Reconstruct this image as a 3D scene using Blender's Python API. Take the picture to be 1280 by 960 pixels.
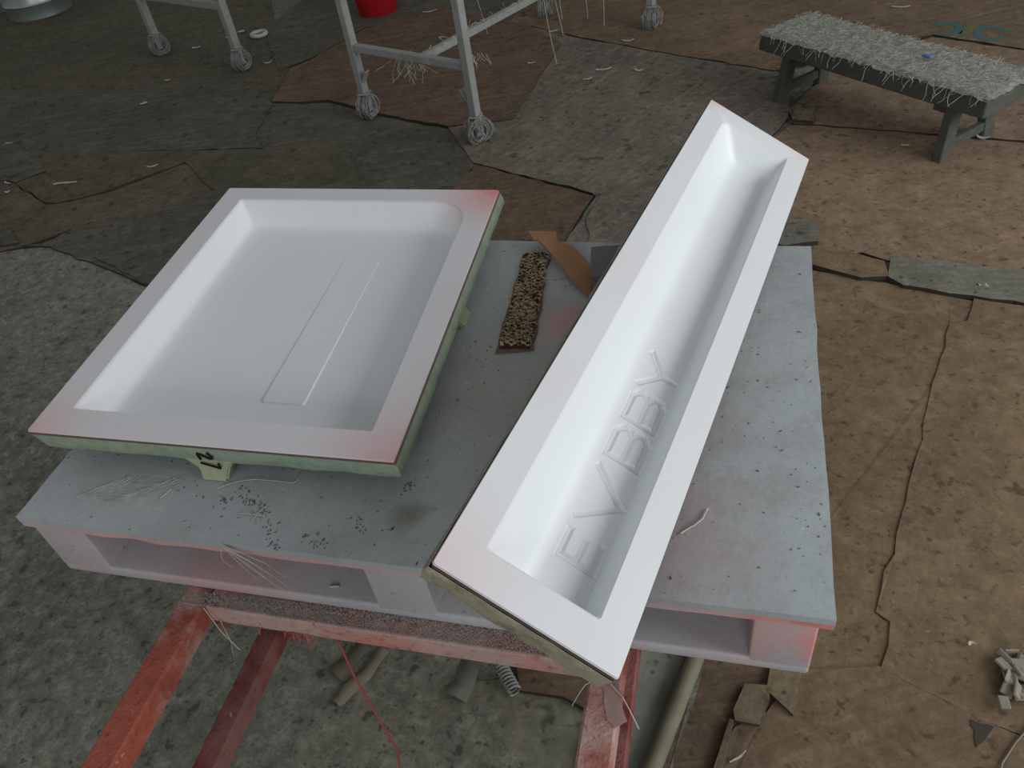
import bpy, bmesh, math, random
from mathutils import Matrix, Vector
for o in list(bpy.data.objects): bpy.data.objects.remove(o)
R = random.Random(7)
S = bpy.context.scene
COL = S.collection

# ---------------------------------------------------------------- camera, sky, light, exposure
cam = bpy.data.objects.new('camera', bpy.data.cameras.new('camera')); COL.objects.link(cam)
r_, u_, b_, c_ = ((0.966899,0.222840,-0.124296),(-0.061737,0.676964,0.733422),(0.247580,-0.701471,0.668313),(1.045519,-0.565488,1.512661))
cam.matrix_world = Matrix(((r_[0], u_[0], b_[0], c_[0]), (r_[1], u_[1], b_[1], c_[1]), (r_[2], u_[2], b_[2], c_[2]), (0, 0, 0, 1)))
cam.data.sensor_width = 36; cam.data.lens = 28.2266; cam.data.clip_start = .02
S.camera = cam
W = bpy.data.worlds.new('world'); S.world = W; W.use_nodes = True
W.node_tree.nodes['Background'].inputs[0].default_value = (.98, .99, 1.0, 1)
W.node_tree.nodes['Background'].inputs[1].default_value = .30
def area(name, loc, target, sx, sy, power, col):
    l = bpy.data.lights.new(name, 'AREA'); l.shape = 'RECTANGLE'; l.size = sx; l.size_y = sy; l.energy = power; l.color = col
    o = bpy.data.objects.new(name, l); COL.objects.link(o); o.location = loc
    o.rotation_euler = (Vector(target)-Vector(loc)).to_track_quat('-Z', 'Y').to_euler()
area('daylight_door', (4.7, .55, 1.9), (.8, .75, .75), 3.4, 2.6, 165, (.98, .99, 1.0))
area('daylight_window', (1.3, -4.6, 2.3), (.6, .4, .6), 3.2, 1.6, 85, (.98, .99, 1.0))
S.view_settings.view_transform = 'Standard'; S.view_settings.look = 'None'
S.view_settings.gamma = 1; S.view_settings.use_curve_mapping = False
S.view_settings.exposure = -0.32

# ---------------------------------------------------------------- helpers
def srgb(r, g, b):
    f = lambda c: c/12.92 if c <= .04045 else ((c+.055)/1.055)**2.4
    return (f(r/255), f(g/255), f(b/255), 1)
class NT:
    def __init__(s, name):
        s.m = bpy.data.materials.new(name); s.m.use_nodes = True
        s.t = s.m.node_tree; s.b = s.t.nodes['Principled BSDF']
        tc = s.t.nodes.new('ShaderNodeTexCoord'); s.co = tc.outputs['Object']
    def n(s, typ, **kw):
        n = s.t.nodes.new(typ)
        for k, v in kw.items(): setattr(n, k, v)
        return n
    def link(s, a, b): s.t.links.new(a, b)
    def scale(s, sc, rot=0):
        k = s.n('ShaderNodeMapping'); s.link(s.co, k.inputs[0]); k.inputs['Rotation'].default_value = (0, 0, -rot)
        m = s.n('ShaderNodeMapping'); s.link(k.outputs[0], m.inputs[0]); m.inputs['Scale'].default_value = sc
        return m.outputs[0]
    def noise(s, sc, detail=4, co=None, rough=.6, dist=0):
        n = s.n('ShaderNodeTexNoise'); n.inputs['Scale'].default_value = sc; n.inputs['Detail'].default_value = detail
        n.inputs['Roughness'].default_value = rough; n.inputs['Distortion'].default_value = dist
        s.link(co or s.co, n.inputs['Vector']); return n.outputs['Fac']
    def ramp(s, f, a, b, lo=0., hi=1.):
        n = s.n('ShaderNodeMapRange'); s.link(f, n.inputs[0])
        for i, v in enumerate((a, b, lo, hi)): n.inputs[1+i].default_value = v
        return n.outputs[0]
    def math(s, op, a, b=0.):
        n = s.n('ShaderNodeMath', operation=op)
        for i, v in enumerate((a, b)):
            if isinstance(v, (int, float)): n.inputs[i].default_value = v
            else: s.link(v, n.inputs[i])
        return n.outputs[0]
    def mix(s, f, a, b):
        n = s.n('ShaderNodeMix', data_type='RGBA')
        for i, v in ((0, f), (6, a), (7, b)):
            if isinstance(v, (tuple, float, int)): n.inputs[i].default_value = v
            else: s.link(v, n.inputs[i])
        return n.outputs[2]
    def spots(s, sc, size, warp=.35, keep=.5):
        w = s.n('ShaderNodeTexNoise'); w.inputs['Scale'].default_value = sc*1.7; w.inputs['Detail'].default_value = 3; s.link(s.co, w.inputs['Vector'])
        v = s.n('ShaderNodeVectorMath', operation='MULTIPLY_ADD'); s.link(w.outputs['Color'], v.inputs[0]); v.inputs[1].default_value = (warp/sc*2,)*3; s.link(s.co, v.inputs[2])
        o = s.n('ShaderNodeTexVoronoi'); o.inputs['Scale'].default_value = sc; s.link(v.outputs[0], o.inputs['Vector'])
        sep = s.n('ShaderNodeSeparateColor'); s.link(o.outputs['Color'], sep.inputs[0])
        sz = s.math('MULTIPLY', s.ramp(sep.outputs[0], keep, 1., 0., 1.), size)
        d = s.math('SUBTRACT', sz, o.outputs['Distance'])
        return s.ramp(d, 0., .05, 0., 1.)
    def overspray(s, col, pts, paint):
        g = s.n('ShaderNodeNewGeometry') if 0 else None
        for (p, rad, amt) in pts:
            d = s.n('ShaderNodeVectorMath', operation='DISTANCE'); s.link(s.co, d.inputs[0]); d.inputs[1].default_value = p
            f = s.ramp(d.outputs['Value'], 0., rad, 1., 0.)
            f = s.math('POWER', f, 1.5)
            f = s.math('MULTIPLY', f, s.ramp(s.noise(60, 6), .3, .7, .75*amt, 1.1*amt))
            col = s.mix(f, col, paint)
        return col
    def done(s, col, rough=.7, bump=None, bs=.3, bd=.004, spec=.3, metal=0.):
        if isinstance(col, tuple): s.b.inputs['Base Color'].default_value = col
        else: s.link(col, s.b.inputs['Base Color'])
        if isinstance(rough, float): s.b.inputs['Roughness'].default_value = rough
        else: s.link(rough, s.b.inputs['Roughness'])
        s.b.inputs['Specular IOR Level'].default_value = spec; s.b.inputs['Metallic'].default_value = metal
        if bump is not None:
            n = s.n('ShaderNodeBump'); n.inputs['Strength'].default_value = bs; n.inputs['Distance'].default_value = bd
            s.link(bump, n.inputs['Height']); s.link(n.outputs[0], s.b.inputs['Normal'])
        return s.m
def simple(name, c, rough=.7, var=.25, sc=30, metal=0., dark=.6, spec=.3):
    t = NT(name); n = t.noise(sc, 5)
    d = (c[0]*dark, c[1]*dark, c[2]*dark, 1)
    return t.done(t.mix(t.ramp(n, .35, .75, 1., 0.), c, t.mix(var, c, d)), rough, n, .2, .002, spec, metal)

def floor_mat(name, base, alt, spot, spot_sc=16, spot_size=.3, keep=.45, streak=None, grain=.35, specks=.35):
    t = NT(name)
    big = t.noise(1.7, 5, dist=.6); mid = t.noise(9, 6, rough=.7); fine = t.noise(95, 4, rough=.75)
    c = t.mix(t.ramp(big, .38, .62), base, alt)
    dk = tuple(v*.55 for v in base[:3])+(1,)
    c = t.mix(t.ramp(mid, .42, .72, 0., .7), c, dk)
    grit = t.noise(30, 8, rough=.8); lt = tuple(min(1, v*1.75+.012) for v in base[:3])+(1,); vd = tuple(v*.3 for v in base[:3])+(1,)
    c = t.mix(t.ramp(grit, .5, .72, 0., grain+.08), c, vd)
    c = t.mix(t.ramp(grit, .5, .32, 0., grain), c, lt)
    c = t.mix(t.ramp(fine, .5, .72, 0., grain), c, vd)
    c = t.mix(t.ramp(t.noise(4.5, 6, rough=.75, dist=1.2), .52, .75, 0., .35), c, lt)
    if streak is not None:
        st = t.noise(1, 5, t.scale((3, 60, 1), streak), .6)
        c = t.mix(t.ramp(st, .48, .7, 0., .6), c, dk)
        st2 = t.noise(1, 4, t.scale((2, 34, 1), streak), .6)
        c = t.mix(t.ramp(st2, .55, .75, 0., .35), c, lt)
    if spot_size > 0:
        n1 = t.noise(spot_sc*1.5, 3, rough=.5); n2 = t.noise(spot_sc*3.4, 3, rough=.5)
        c = t.mix(t.math('MULTIPLY', t.ramp(n1, .64, .70), .7), c, spot)
        c = t.mix(t.math('MULTIPLY', t.ramp(n2, .63, .70), .75), c, spot)
        c = t.mix(t.math('MULTIPLY', t.spots(spot_sc*1.6, spot_size*.8, .9, keep), .5), c, spot)
    if specks > 0:
        c = t.mix(t.math('MULTIPLY', t.spots(42, .16, .2, .8), specks), c, srgb(170, 168, 155))
    return t.done(c, t.ramp(mid, .3, .7, .75, .95), t.math('ADD', mid, t.math('MULTIPLY', grit, .8)), .45, .006, .2)

def bx(bm, c, s, rot=None, bev=.0, seg=1):
    vs = []
    M = rot or Matrix.Identity(3)
    for x in (-.5, .5):
        for y in (-.5, .5):
            for z in (-.5, .5):
                vs.append(bm.verts.new(Vector(c)+M @ Vector((x*s[0], y*s[1], z*s[2]))))
    fs = [bm.faces.new([vs[i] for i in q]) for q in ((0,1,3,2),(4,6,7,5),(0,4,5,1),(2,3,7,6),(0,2,6,4),(1,5,7,3))]
    if bev > 0:
        es = list({e for f in fs for e in f.edges})
        bmesh.ops.bevel(bm, geom=es, offset=bev, segments=seg, affect='EDGES', profile=.5)
def rng(lo, hi): return lo+(hi-lo)*R.random()
def bar(bm, a, b, w, h, bev=.003, up=(0, 0, 1)):
    a = Vector(a); b = Vector(b); d = b-a; L = d.length; y = d.normalized(); x = y.cross(Vector(up))
    if x.length < .01: x = y.cross(Vector((0, 1, 0)))
    x.normalize(); z = x.cross(y)
    bx(bm, (a+b)/2, (w, L, h), Matrix((x, y, z)).transposed(), bev)
def tube(bm, pts, r, n=6, taper=1.):
    pts = [Vector(p) for p in pts]; rings = []
    for i, p in enumerate(pts):
        d = (pts[min(i+1, len(pts)-1)]-pts[max(i-1, 0)]).normalized()
        x = d.cross(Vector((.31, .17, .93)));
        if x.length < .05: x = d.cross(Vector((1, 0, 0)))
        x.normalize(); y = d.cross(x); rr = r*(1+(taper-1)*i/(len(pts)-1))
        rings.append([bm.verts.new(p+rr*(math.cos(2*math.pi*k/n)*x+math.sin(2*math.pi*k/n)*y)) for k in range(n)])
    for a, b in zip(rings, rings[1:]):
        for k in range(n): bm.faces.new((a[k], a[(k+1) % n], b[(k+1) % n], b[k]))
    bm.faces.new(rings[0][::-1]); bm.faces.new(rings[-1])
def lathe(bm, prof, n=24, ctr=(0, 0, 0), axis='z', cap=True):
    rings = []
    for (r, h) in prof:
        ring = []
        for k in range(n):
            a = 2*math.pi*k/n; p = (r*math.cos(a), r*math.sin(a), h)
            if axis == 'x': p = (h, r*math.cos(a), r*math.sin(a))
            ring.append(bm.verts.new(Vector(ctr)+Vector(p)))
        rings.append(ring)
    for a, b in zip(rings, rings[1:]):
        for k in range(n): bm.faces.new((a[k], a[(k+1) % n], b[(k+1) % n], b[k]))
    if cap: bm.faces.new(rings[0][::-1]); bm.faces.new(rings[-1])
def obj(name, bm, mat, parent=None, smooth=None, kind=None):
    if parent is not None and parent.type == 'EMPTY' and not parent.get('local'):
        bmesh.ops.translate(bm, verts=bm.verts, vec=-Vector(parent['base']))
    bmesh.ops.recalc_face_normals(bm, faces=bm.faces)
    me = bpy.data.meshes.new(name); bm.to_mesh(me); bm.free(); me.materials.append(mat)
    if smooth is not None:
        me.shade_smooth(); me.set_sharp_from_angle(angle=math.radians(smooth))
    o = bpy.data.objects.new(name, me); COL.objects.link(o)
    if parent is not None: o.parent = parent
    if kind: o['kind'] = kind
    return o
def thing(name, label, cat, base=(0, 0, 0), matrix=None, group=None):
    o = bpy.data.objects.new(name, None); COL.objects.link(o); o.empty_display_size = .05
    if matrix is not None: o.matrix_world = matrix; o['local'] = 1
    else: o.location = base
    o['base'] = tuple(base); o['label'] = label; o['category'] = cat
    if group: o['group'] = group
    return o
def tag(o, label, cat, group=None):
    o['label'] = label; o['category'] = cat
    if group: o['group'] = group
    return o
def BM(): return bmesh.new()
def slab(bm, poly, z0, z1, jit=.0, step=.06, sag=0.):
    P = [Vector((p[0], p[1])) for p in poly]; out = []
    for a, b in zip(P, P[1:]+P[:1]):
        n = max(1, min(60, int((b-a).length/step))) if jit else 1
        nn = Vector((-(b-a).y, (b-a).x)).normalized()
        for i in range(n):
            out.append(a+(b-a)*i/n+(nn*R.gauss(0, jit) if i else Vector((0, 0))))
    t = [bm.verts.new((p.x, p.y, z1+(R.uniform(-sag, sag) if sag else 0))) for p in out]; b_ = [bm.verts.new((p.x, p.y, z0)) for p in out]
    n = len(out)
    bm.faces.new(t); bm.faces.new(b_[::-1])
    for i in range(n): bm.faces.new((t[i], b_[i], b_[(i+1) % n], t[(i+1) % n]))
def rrect(u0, u1, v0, v1, r, n=7):
    # r: four corner radii (u1v1, u0v1, u0v0, u1v0)
    out = []
    for (cu, cv, a0, rr) in ((u1-r[0], v1-r[0], 0, r[0]), (u0+r[1], v1-r[1], 90, r[1]), (u0+r[2], v0+r[2], 180, r[2]), (u1-r[3], v0+r[3], 270, r[3])):
        for k in range(n):
            a = math.radians(a0+90*k/(n-1)); out.append((cu+rr*math.cos(a), cv+rr*math.sin(a)))
    return out
def rings(bm, lst, cap0=False, cap1=True, jit=None):
    vs = []
    for (pts, z) in lst: vs.append([bm.verts.new((p[0], p[1], z)) for p in pts])
    m = len(vs[0])
    for a, b in zip(vs, vs[1:]):
        for k in range(m): bm.faces.new((a[k], a[(k+1) % m], b[(k+1) % m], b[k]))
    if cap0: bm.faces.new(vs[0])
    if cap1: bm.faces.new(vs[-1])
    return vs
def strand_pts(p, d, L, wob, n=5, droop=0.):
    p = Vector(p); d = Vector(d).normalized(); out = [p.copy()]
    for i in range(n):
        d = (d+Vector((R.gauss(0, wob), R.gauss(0, wob), R.gauss(0, wob*.6)-droop))).normalized(); p = p+d*L/n; out.append(p.copy())
    return out
def ribbon3(bm, pts, r):   # cheap triangular strand
    tube(bm, pts, r, 3)

# ---------------------------------------------------------------- materials
RED = srgb(216, 62, 42)
def gelcoat(name, pts, dust):
    t = NT(name); n = t.noise(6, 4); f = t.noise(150, 3)
    c = t.mix(t.ramp(n, .4, .7, 0., .25), (.76, .80, .82, 1), (.69, .73, .75, 1))
    c = t.mix(t.math('MULTIPLY', t.spots(9, .10, .3, .75), .25), c, srgb(120, 120, 118))
    # pinkish dry overspray settled on the flat rim only
    sep = t.n('ShaderNodeSeparateXYZ'); t.link(t.co, sep.inputs[0])
    rim = t.ramp(sep.outputs[2], -.004, -.0015, 0., dust)
    c = t.mix(rim, c, srgb(178, 164, 168))
    c = t.overspray(c, pts, srgb(220, 96, 90))
    return t.done(c, .38, f, .05, .001, .45)
m_gelL = gelcoat('white_gelcoat_square', [((-.308, -.368, 0), .13, .42), ((.308, -.368, 0), .17, .45), ((.308, .368, 0), .16, .85), ((.325, .0, 0), .08, .08), ((.325, -.2, 0), .08, .07), ((-.1, -.42, 0), .10, .07)], .3)
m_gelR = gelcoat('white_gelcoat_long', [((-.122, -.627, 0), .15, .22), ((-.122, -.3, 0), .09, .07), ((-.122, 0, 0), .12, .07), ((-.122, .627, 0), .06, .4), ((.1, .62, 0), .05, .1)], .12)
def glassmat(name, c1, c2, c3):
    t = NT(name); n = t.noise(14, 5, dist=.5); f = t.noise(1, 4, t.scale((50, 160, 60)))
    c = t.mix(t.ramp(n, .35, .65), c1, c2)
    c = t.mix(t.ramp(f, .5, .72, 0., .6), c, c3)
    return t.done(c, t.ramp(n, .3, .7, .25, .6), t.math('ADD', f, n), .6, .004, .5)
m_frp = glassmat('green_fibreglass', srgb(136, 158, 142), srgb(154, 164, 138), srgb(112, 132, 122))
m_frpR = glassmat('olive_fibreglass', srgb(128, 128, 108), srgb(150, 146, 122), srgb(86, 86, 72))
m_edge = simple('rust_brown_edge', srgb(120, 98, 92), .8, .6, 60)
m_marker = simple('black_marker', (.012, .013, .014, 1), .6)
def pallet_mat(name, base, pink, smear=1.):
    t = NT(name); big = t.noise(3.2, 5, dist=.8); fine = t.noise(130, 4, rough=.7)
    c = t.mix(t.ramp(big, .4, .68, 0., .55), base, tuple(v*.72 for v in base[:3])+(1,))
    c = t.mix(t.ramp(t.noise(11, 6, rough=.75), .5, .72, 0., .35*smear), c, srgb(126, 128, 112))
    c = t.mix(t.ramp(fine, .52, .75, 0., .22), c, srgb(90, 92, 94))
    c = t.mix(t.math('MULTIPLY', t.spots(26, .13, .5, .55), .8*smear), c, srgb(52, 54, 56))
    c = t.mix(t.math('MULTIPLY', t.spots(60, .16, .5, .6), .65*smear), c, srgb(58, 60, 62))
    c = t.mix(t.math('MULTIPLY', t.spots(34, .12, .3, .75), .6*smear), c, srgb(225, 228, 226))
    for (p, rad, amt, colr) in pink:
        d = t.n('ShaderNodeVectorMath', operation='DISTANCE'); t.link(t.co, d.inputs[0]); d.inputs[1].default_value = (p[0], p[1], p[2]+.157)
        w = t.math('ADD', d.outputs['Value'], t.ramp(t.noise(16, 4), .3, .7, -.3*rad, .3*rad))
        c = t.mix(t.math('MULTIPLY', t.ramp(w, rad*.25, rad, 1., 0.), amt), c, colr)
    h = t.math('ADD', t.noise(22, 6, rough=.7), t.math('MULTIPLY', t.spots(60, .16, .5, .6), .6))
    return t.done(c, .55, h, .35, .004, .3)
PK = srgb(206, 128, 124)
pal0 = srgb(176, 184, 186)
m_deck = pallet_mat('grey_painted_deck', pal0, [((.70, .38, 0), .42, .42, srgb(156, 154, 136)), ((.80, .535, 0), .09, .5, PK), ((1.0, .31, 0), .13, .32, srgb(150, 118, 124)), ((1.0, .11, 0), .15, .42, srgb(158, 116, 118)), ((.63, .085, 0), .035, .7, srgb(112, 112, 92)), ((.33, .10, 0), .42, .3, srgb(140, 148, 150))])
m_deckedge = pallet_mat('pink_dusted_edge', srgb(196, 176, 176), [((1.2, 0, 0), .16, .6, srgb(226, 110, 88)), ((.35, 0, 0), .3, .45, srgb(196, 140, 138))], .4)
m_pal = pallet_mat('grey_painted_pallet', srgb(184, 184, 188), [((1.2, 0, -.08), .07, .6, srgb(226, 100, 84)), ((1.12, 0, -.05), .14, .5, srgb(214, 156, 152)), ((.86, 0, -.15), .1, .55, srgb(216, 92, 70)), ((.3, 0, -.14), .16, .4, srgb(200, 130, 124)), ((.02, 0, -.1), .2, .15, PK)], .5)
def redsteel(name, c1, c2, c3, amt):
    t = NT(name); n = t.noise(13, 6, rough=.7, dist=.4); f = t.noise(80, 5, rough=.75)
    c = t.mix(t.ramp(n, .38, .62), c1, c2)
    c = t.mix(t.ramp(t.noise(5, 5, rough=.7), .5, .62, 0., amt), c, c3)
    c = t.mix(t.ramp(f, .55, .72, 0., .7), c, srgb(96, 40, 34))
    c = t.mix(t.math('MULTIPLY', t.spots(40, .2, .4, .7), .5), c, srgb(200, 178, 160))
    return t.done(c, .75, t.math('ADD', n, f), .7, .006, .25)
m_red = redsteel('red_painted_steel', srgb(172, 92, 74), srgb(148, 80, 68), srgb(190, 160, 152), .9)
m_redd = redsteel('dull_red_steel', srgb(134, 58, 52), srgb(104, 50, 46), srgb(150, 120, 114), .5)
m_fuzz = simple('grey_resin_crust', srgb(164, 166, 162), .95, .7, 45)
m_steel = simple('dusty_white_steel', srgb(158, 160, 156), .6, .6, 18)
m_fibre = simple('pale_glass_fibre', srgb(188, 186, 176), .7, .4, 60)
m_fibred = simple('grey_glass_fibre', srgb(150, 152, 146), .8, .6, 60)
m_rubber = simple('grey_rubber', srgb(84, 84, 82), .8)
m_wood = simple('dark_grimy_wood', srgb(84, 86, 78), .85, .7, 25)
m_card = simple('brown_cardboard', srgb(168, 128, 96), .9, .35, 20)
m_cardd = simple('dull_cardboard', srgb(124, 104, 82), .95, .6, 30)
m_redpl = simple('red_plastic', srgb(168, 30, 36), .45, .3)
m_galv = simple('galvanised_metal', srgb(176, 190, 184), .38, .5, 26, .75)
m_white = simple('white_scrap', srgb(188, 186, 176), .7, .3, 60)
m_slate = simple('slate_grey_board', srgb(122, 118, 118), .9, .5, 40)
m_teal = simple('faded_teal_print', srgb(72, 110, 108), .9, .5, 60)
m_green = simple('faded_green_print', srgb(104, 112, 78), .9, .5, 60)
m_blue = simple('blue_plastic', srgb(96, 122, 170), .6)
m_redcord = simple('red_cord', srgb(150, 78, 68), .8)
m_crumb = simple('dark_resin_crumb', srgb(84, 86, 86), .8)
m_yellow = simple('yellow_scrap', srgb(190, 180, 40), .7)
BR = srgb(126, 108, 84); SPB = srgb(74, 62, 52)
f_base = floor_mat('grimy_concrete', srgb(122, 122, 106), srgb(100, 102, 88), srgb(60, 58, 52), 20, .34, .35, None, .6)
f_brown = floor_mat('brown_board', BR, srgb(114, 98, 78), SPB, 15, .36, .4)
f_brown2 = floor_mat('brown_board_streaked', srgb(126, 107, 84), srgb(108, 94, 78), SPB, 13, .25, .55, .5)
f_tan = floor_mat('tan_board', srgb(138, 118, 96), srgb(122, 106, 90), SPB, 14, .34, .42)
f_ply = floor_mat('grey_plywood', srgb(126, 118, 104), srgb(106, 102, 94), srgb(66, 62, 56), 9, .25, .6, 1.04, .45)
f_dim = floor_mat('dim_grey_board', srgb(98, 96, 84), srgb(84, 82, 72), srgb(58, 56, 48), 10, .25, .6, .25)
f_umber = floor_mat('umber_board', srgb(106, 96, 80), srgb(92, 86, 74), srgb(60, 54, 46), 12, .28, .5, .55)
f_rust = floor_mat('rust_brown_board', srgb(110, 92, 75), srgb(98, 86, 72), srgb(66, 52, 44), 12, .28, .5, .3)
f_conc = floor_mat('pale_concrete', srgb(134, 135, 122), srgb(112, 114, 102), srgb(72, 72, 66), 20, .34, .35, None, .6)
f_green = floor_mat('pale_green_panel', srgb(150, 156, 142), srgb(138, 146, 132), srgb(92, 92, 84), 12, .2, .8, None, .15)
f_slate = floor_mat('slate_strip', srgb(124, 122, 110), srgb(110, 108, 98), srgb(60, 58, 54), 14, .2, .6, .05)
f_wood = floor_mat('weathered_wood', srgb(126, 114, 92), srgb(112, 102, 84), srgb(60, 54, 48), 10, .15, .8, 1.3)
f_olive = floor_mat('olive_board', srgb(96, 92, 75), srgb(84, 82, 68), srgb(58, 56, 46), 10, .25, .6)

# ---------------------------------------------------------------- floor
m_seam = simple('dirt_packed_edge', srgb(62, 56, 48), .95)
bm = BM(); bx(bm, (-.5, 3.0, -.05), (16, 15, .1)); floor = obj('floor', bm, f_base); floor['kind'] = 'structure'
floor['label'] = 'grimy workshop floor patched with overlapping brown and grey boards'
def sheet(name, poly, mat, lv=0, th=.007, jit=.0035, label=None, sag=.0012):
    bm = BM(); slab(bm, poly, .0, th+lv*.004, jit, .05, sag)
    o = obj(name, bm, mat, floor); o.data.materials.append(m_seam)
    for f in o.data.polygons:
        if abs(f.normal.z) < .5: f.material_index = 1
    if label: o['label'] = label
    return o
# right-hand side
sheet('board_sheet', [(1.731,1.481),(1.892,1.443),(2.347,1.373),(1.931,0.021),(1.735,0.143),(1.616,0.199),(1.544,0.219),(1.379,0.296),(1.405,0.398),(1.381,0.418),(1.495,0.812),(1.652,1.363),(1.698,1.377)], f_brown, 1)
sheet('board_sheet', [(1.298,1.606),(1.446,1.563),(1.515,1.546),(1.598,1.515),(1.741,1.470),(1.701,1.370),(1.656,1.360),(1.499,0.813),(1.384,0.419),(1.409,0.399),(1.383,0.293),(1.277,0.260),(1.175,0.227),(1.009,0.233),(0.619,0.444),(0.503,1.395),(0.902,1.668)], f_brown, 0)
sheet('grey_strip', [(1.531,1.663),(1.638,1.663),(1.925,1.603),(2.152,1.561),(2.109,1.405),(1.873,1.449),(1.727,1.485),(1.552,1.524),(1.513,1.566)], f_slate, 3, label='dark grey strip between brown boards')
sheet('board_sheet', [(1.237,0.270),(1.376,0.299),(1.542,0.219),(1.616,0.196),(1.745,0.138),(1.790,-0.039),(1.040,-0.187),(1.080,0.024),(1.115,0.135),(1.172,0.174)], f_brown2, 1)
sheet('board_sheet', [(1.034,0.275),(1.234,0.293),(1.211,0.233),(1.160,0.131),(1.133,0.068),(1.099,-0.118),(0.898,-0.181),(0.970,0.032)], f_rust, 0)
sheet('wood_offcut', [(1.131,0.219),(1.175,0.223),(1.176,0.195),(1.159,0.143),(1.115,0.144),(1.111,0.164)], f_wood, 3, .008, .002)
sheet('wood_offcut', [(1.178,0.267),(1.240,0.270),(1.228,0.232),(1.229,0.204),(1.217,0.172),(1.170,0.213)], f_wood, 3, .007, .002)
sheet('thin_lath', [(1.105,0.144),(1.113,0.141),(1.085,0.005),(1.067,0.001)], f_wood, 4, .008, .001)
sheet('green_panel', [(0.874,0.300),(1.032,0.306),(0.969,0.039),(0.951,-0.073),(0.829,-0.096),(0.853,0.109)], f_green, 2)
sheet('board_sheet', [(-0.267,5.850),(3.225,4.434),(2.890,2.918),(2.219,3.250),(1.886,3.462),(1.204,3.119),(0.738,3.355),(0.225,3.640),(-0.181,3.913)], f_brown2, 2)
sheet('board_sheet', [(1.883,3.443),(2.217,3.242),(2.890,2.918),(2.645,2.222),(2.055,2.435),(1.584,2.539),(1.273,2.605),(1.254,2.729),(1.443,3.116)], f_tan, 1)
sheet('board_sheet', [(1.267,2.599),(1.583,2.532),(2.053,2.423),(2.608,2.238),(2.331,1.535),(1.927,1.611),(1.639,1.672),(1.527,1.667),(1.453,1.708),(1.314,1.649),(0.933,1.588),(0.952,2.145)], f_tan, 0)
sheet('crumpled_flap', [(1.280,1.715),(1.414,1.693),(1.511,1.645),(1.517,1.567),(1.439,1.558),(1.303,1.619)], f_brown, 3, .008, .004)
sheet('slate_board', [(1.097,1.927),(1.214,1.874),(1.308,1.881),(1.333,1.828),(1.327,1.744),(1.225,1.717),(1.101,1.754)], f_slate, 3, .01, .002, label='slate grey board behind the pallet corner')
sheet('wood_block', [(1.286,2.765),(1.362,2.738),(1.344,2.589),(1.264,2.613)], f_wood, 3, .012, .002)
# middle
sheet('plywood_sheet', [(-0.187,3.938),(0.236,3.628),(0.747,3.345),(1.277,3.086),(1.253,2.656),(1.026,2.060),(1.029,1.637),(0.487,1.614),(0.571,2.034),(0.552,2.062),(0.029,2.301),(-0.181,2.640),(0.097,2.707),(0.161,3.528)], f_ply, 1)
sheet('board_sheet', [(0.037,2.294),(0.564,2.045),(0.526,1.863),(0.522,1.569),(0.139,1.551),(-0.008,2.052)], f_rust, 0)
sheet('slate_patch', [(0.590,2.051),(0.717,2.175),(0.889,2.235),(1.026,2.060),(1.029,1.637),(0.620,1.619),(0.561,1.874)], f_ply, 2, .006)
sheet('board_sheet', [(-1.278,3.295),(-1.070,3.905),(-0.653,4.241),(-0.139,3.932),(0.166,3.549),(0.108,2.691),(-0.169,2.624),(-0.296,2.668),(-0.605,2.797),(-0.886,2.944),(-1.026,2.925),(-1.204,2.944)], f_rust, 2)
sheet('board_sheet', [(-1.199,2.935),(-1.022,2.915),(-0.878,2.926),(-0.599,2.780),(-0.291,2.652),(-0.167,2.616),(0.037,2.294),(0.000,2.022),(-0.868,1.951),(-1.369,2.288),(-1.117,2.592)], f_dim, 0)
sheet('board_sheet', [(-1.699,5.814),(-0.161,5.925),(0.028,4.007),(-0.134,3.906),(-0.653,4.241),(-1.080,3.932),(-1.204,3.561),(-1.354,3.354),(-1.767,3.994)], f_dim, 1)
# left
sheet('board_sheet', [(-5.857,4.185),(-4.204,4.708),(-3.950,5.704),(-2.680,5.843),(-1.646,3.913),(-1.293,3.328),(-1.213,2.945),(-1.771,3.125),(-2.375,3.113),(-3.896,2.681)], f_olive, 0)
sheet('board_sheet', [(-4.259,2.899),(-2.731,3.157),(-2.270,3.190),(-1.552,3.264),(-1.185,2.925),(-1.117,2.592),(-1.003,2.447),(-1.938,2.435),(-2.543,2.182),(-3.555,1.988)], f_dim, 1)
sheet('board_sheet', [(-1.932,2.427),(-0.601,2.431),(-0.298,2.019),(-0.958,1.981),(-1.336,2.317),(-1.566,2.075),(-1.706,1.979),(-2.021,2.226),(-2.229,2.376),(-2.382,2.461)], f_olive, 2)
sheet('board_piece', [(-2.011,2.226),(-1.703,1.986),(-1.761,1.952),(-1.824,1.958),(-2.111,2.123)], f_olive, 3, .006)
sheet('board_piece', [(-2.645,2.466),(-2.452,2.547),(-2.032,2.241),(-2.117,2.130),(-2.467,2.205)], f_dim, 3, .006)
sheet('board_sheet', [(-3.756,2.064),(-2.266,2.189),(-2.096,2.115),(-1.819,1.951),(-1.693,1.972),(-1.552,2.061),(-1.324,2.317),(-1.005,2.104),(-1.241,1.883),(-1.516,1.773),(-1.684,1.621),(-2.017,1.505),(-2.799,1.246)], f_umber, 1)
sheet('board_sheet', [(-1.680,1.627),(-1.576,1.653),(-1.516,1.773),(-1.249,1.895),(-0.989,2.111),(-0.748,2.079),(-0.666,1.564),(-0.958,1.400),(-1.118,1.467),(-1.547,1.626)], f_dim, 2, .007)
sheet('board_piece', [(-1.288,1.558),(-0.971,1.409),(-0.917,1.393),(-0.919,1.715),(-1.131,1.708)], f_dim, 3, .006)
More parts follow.
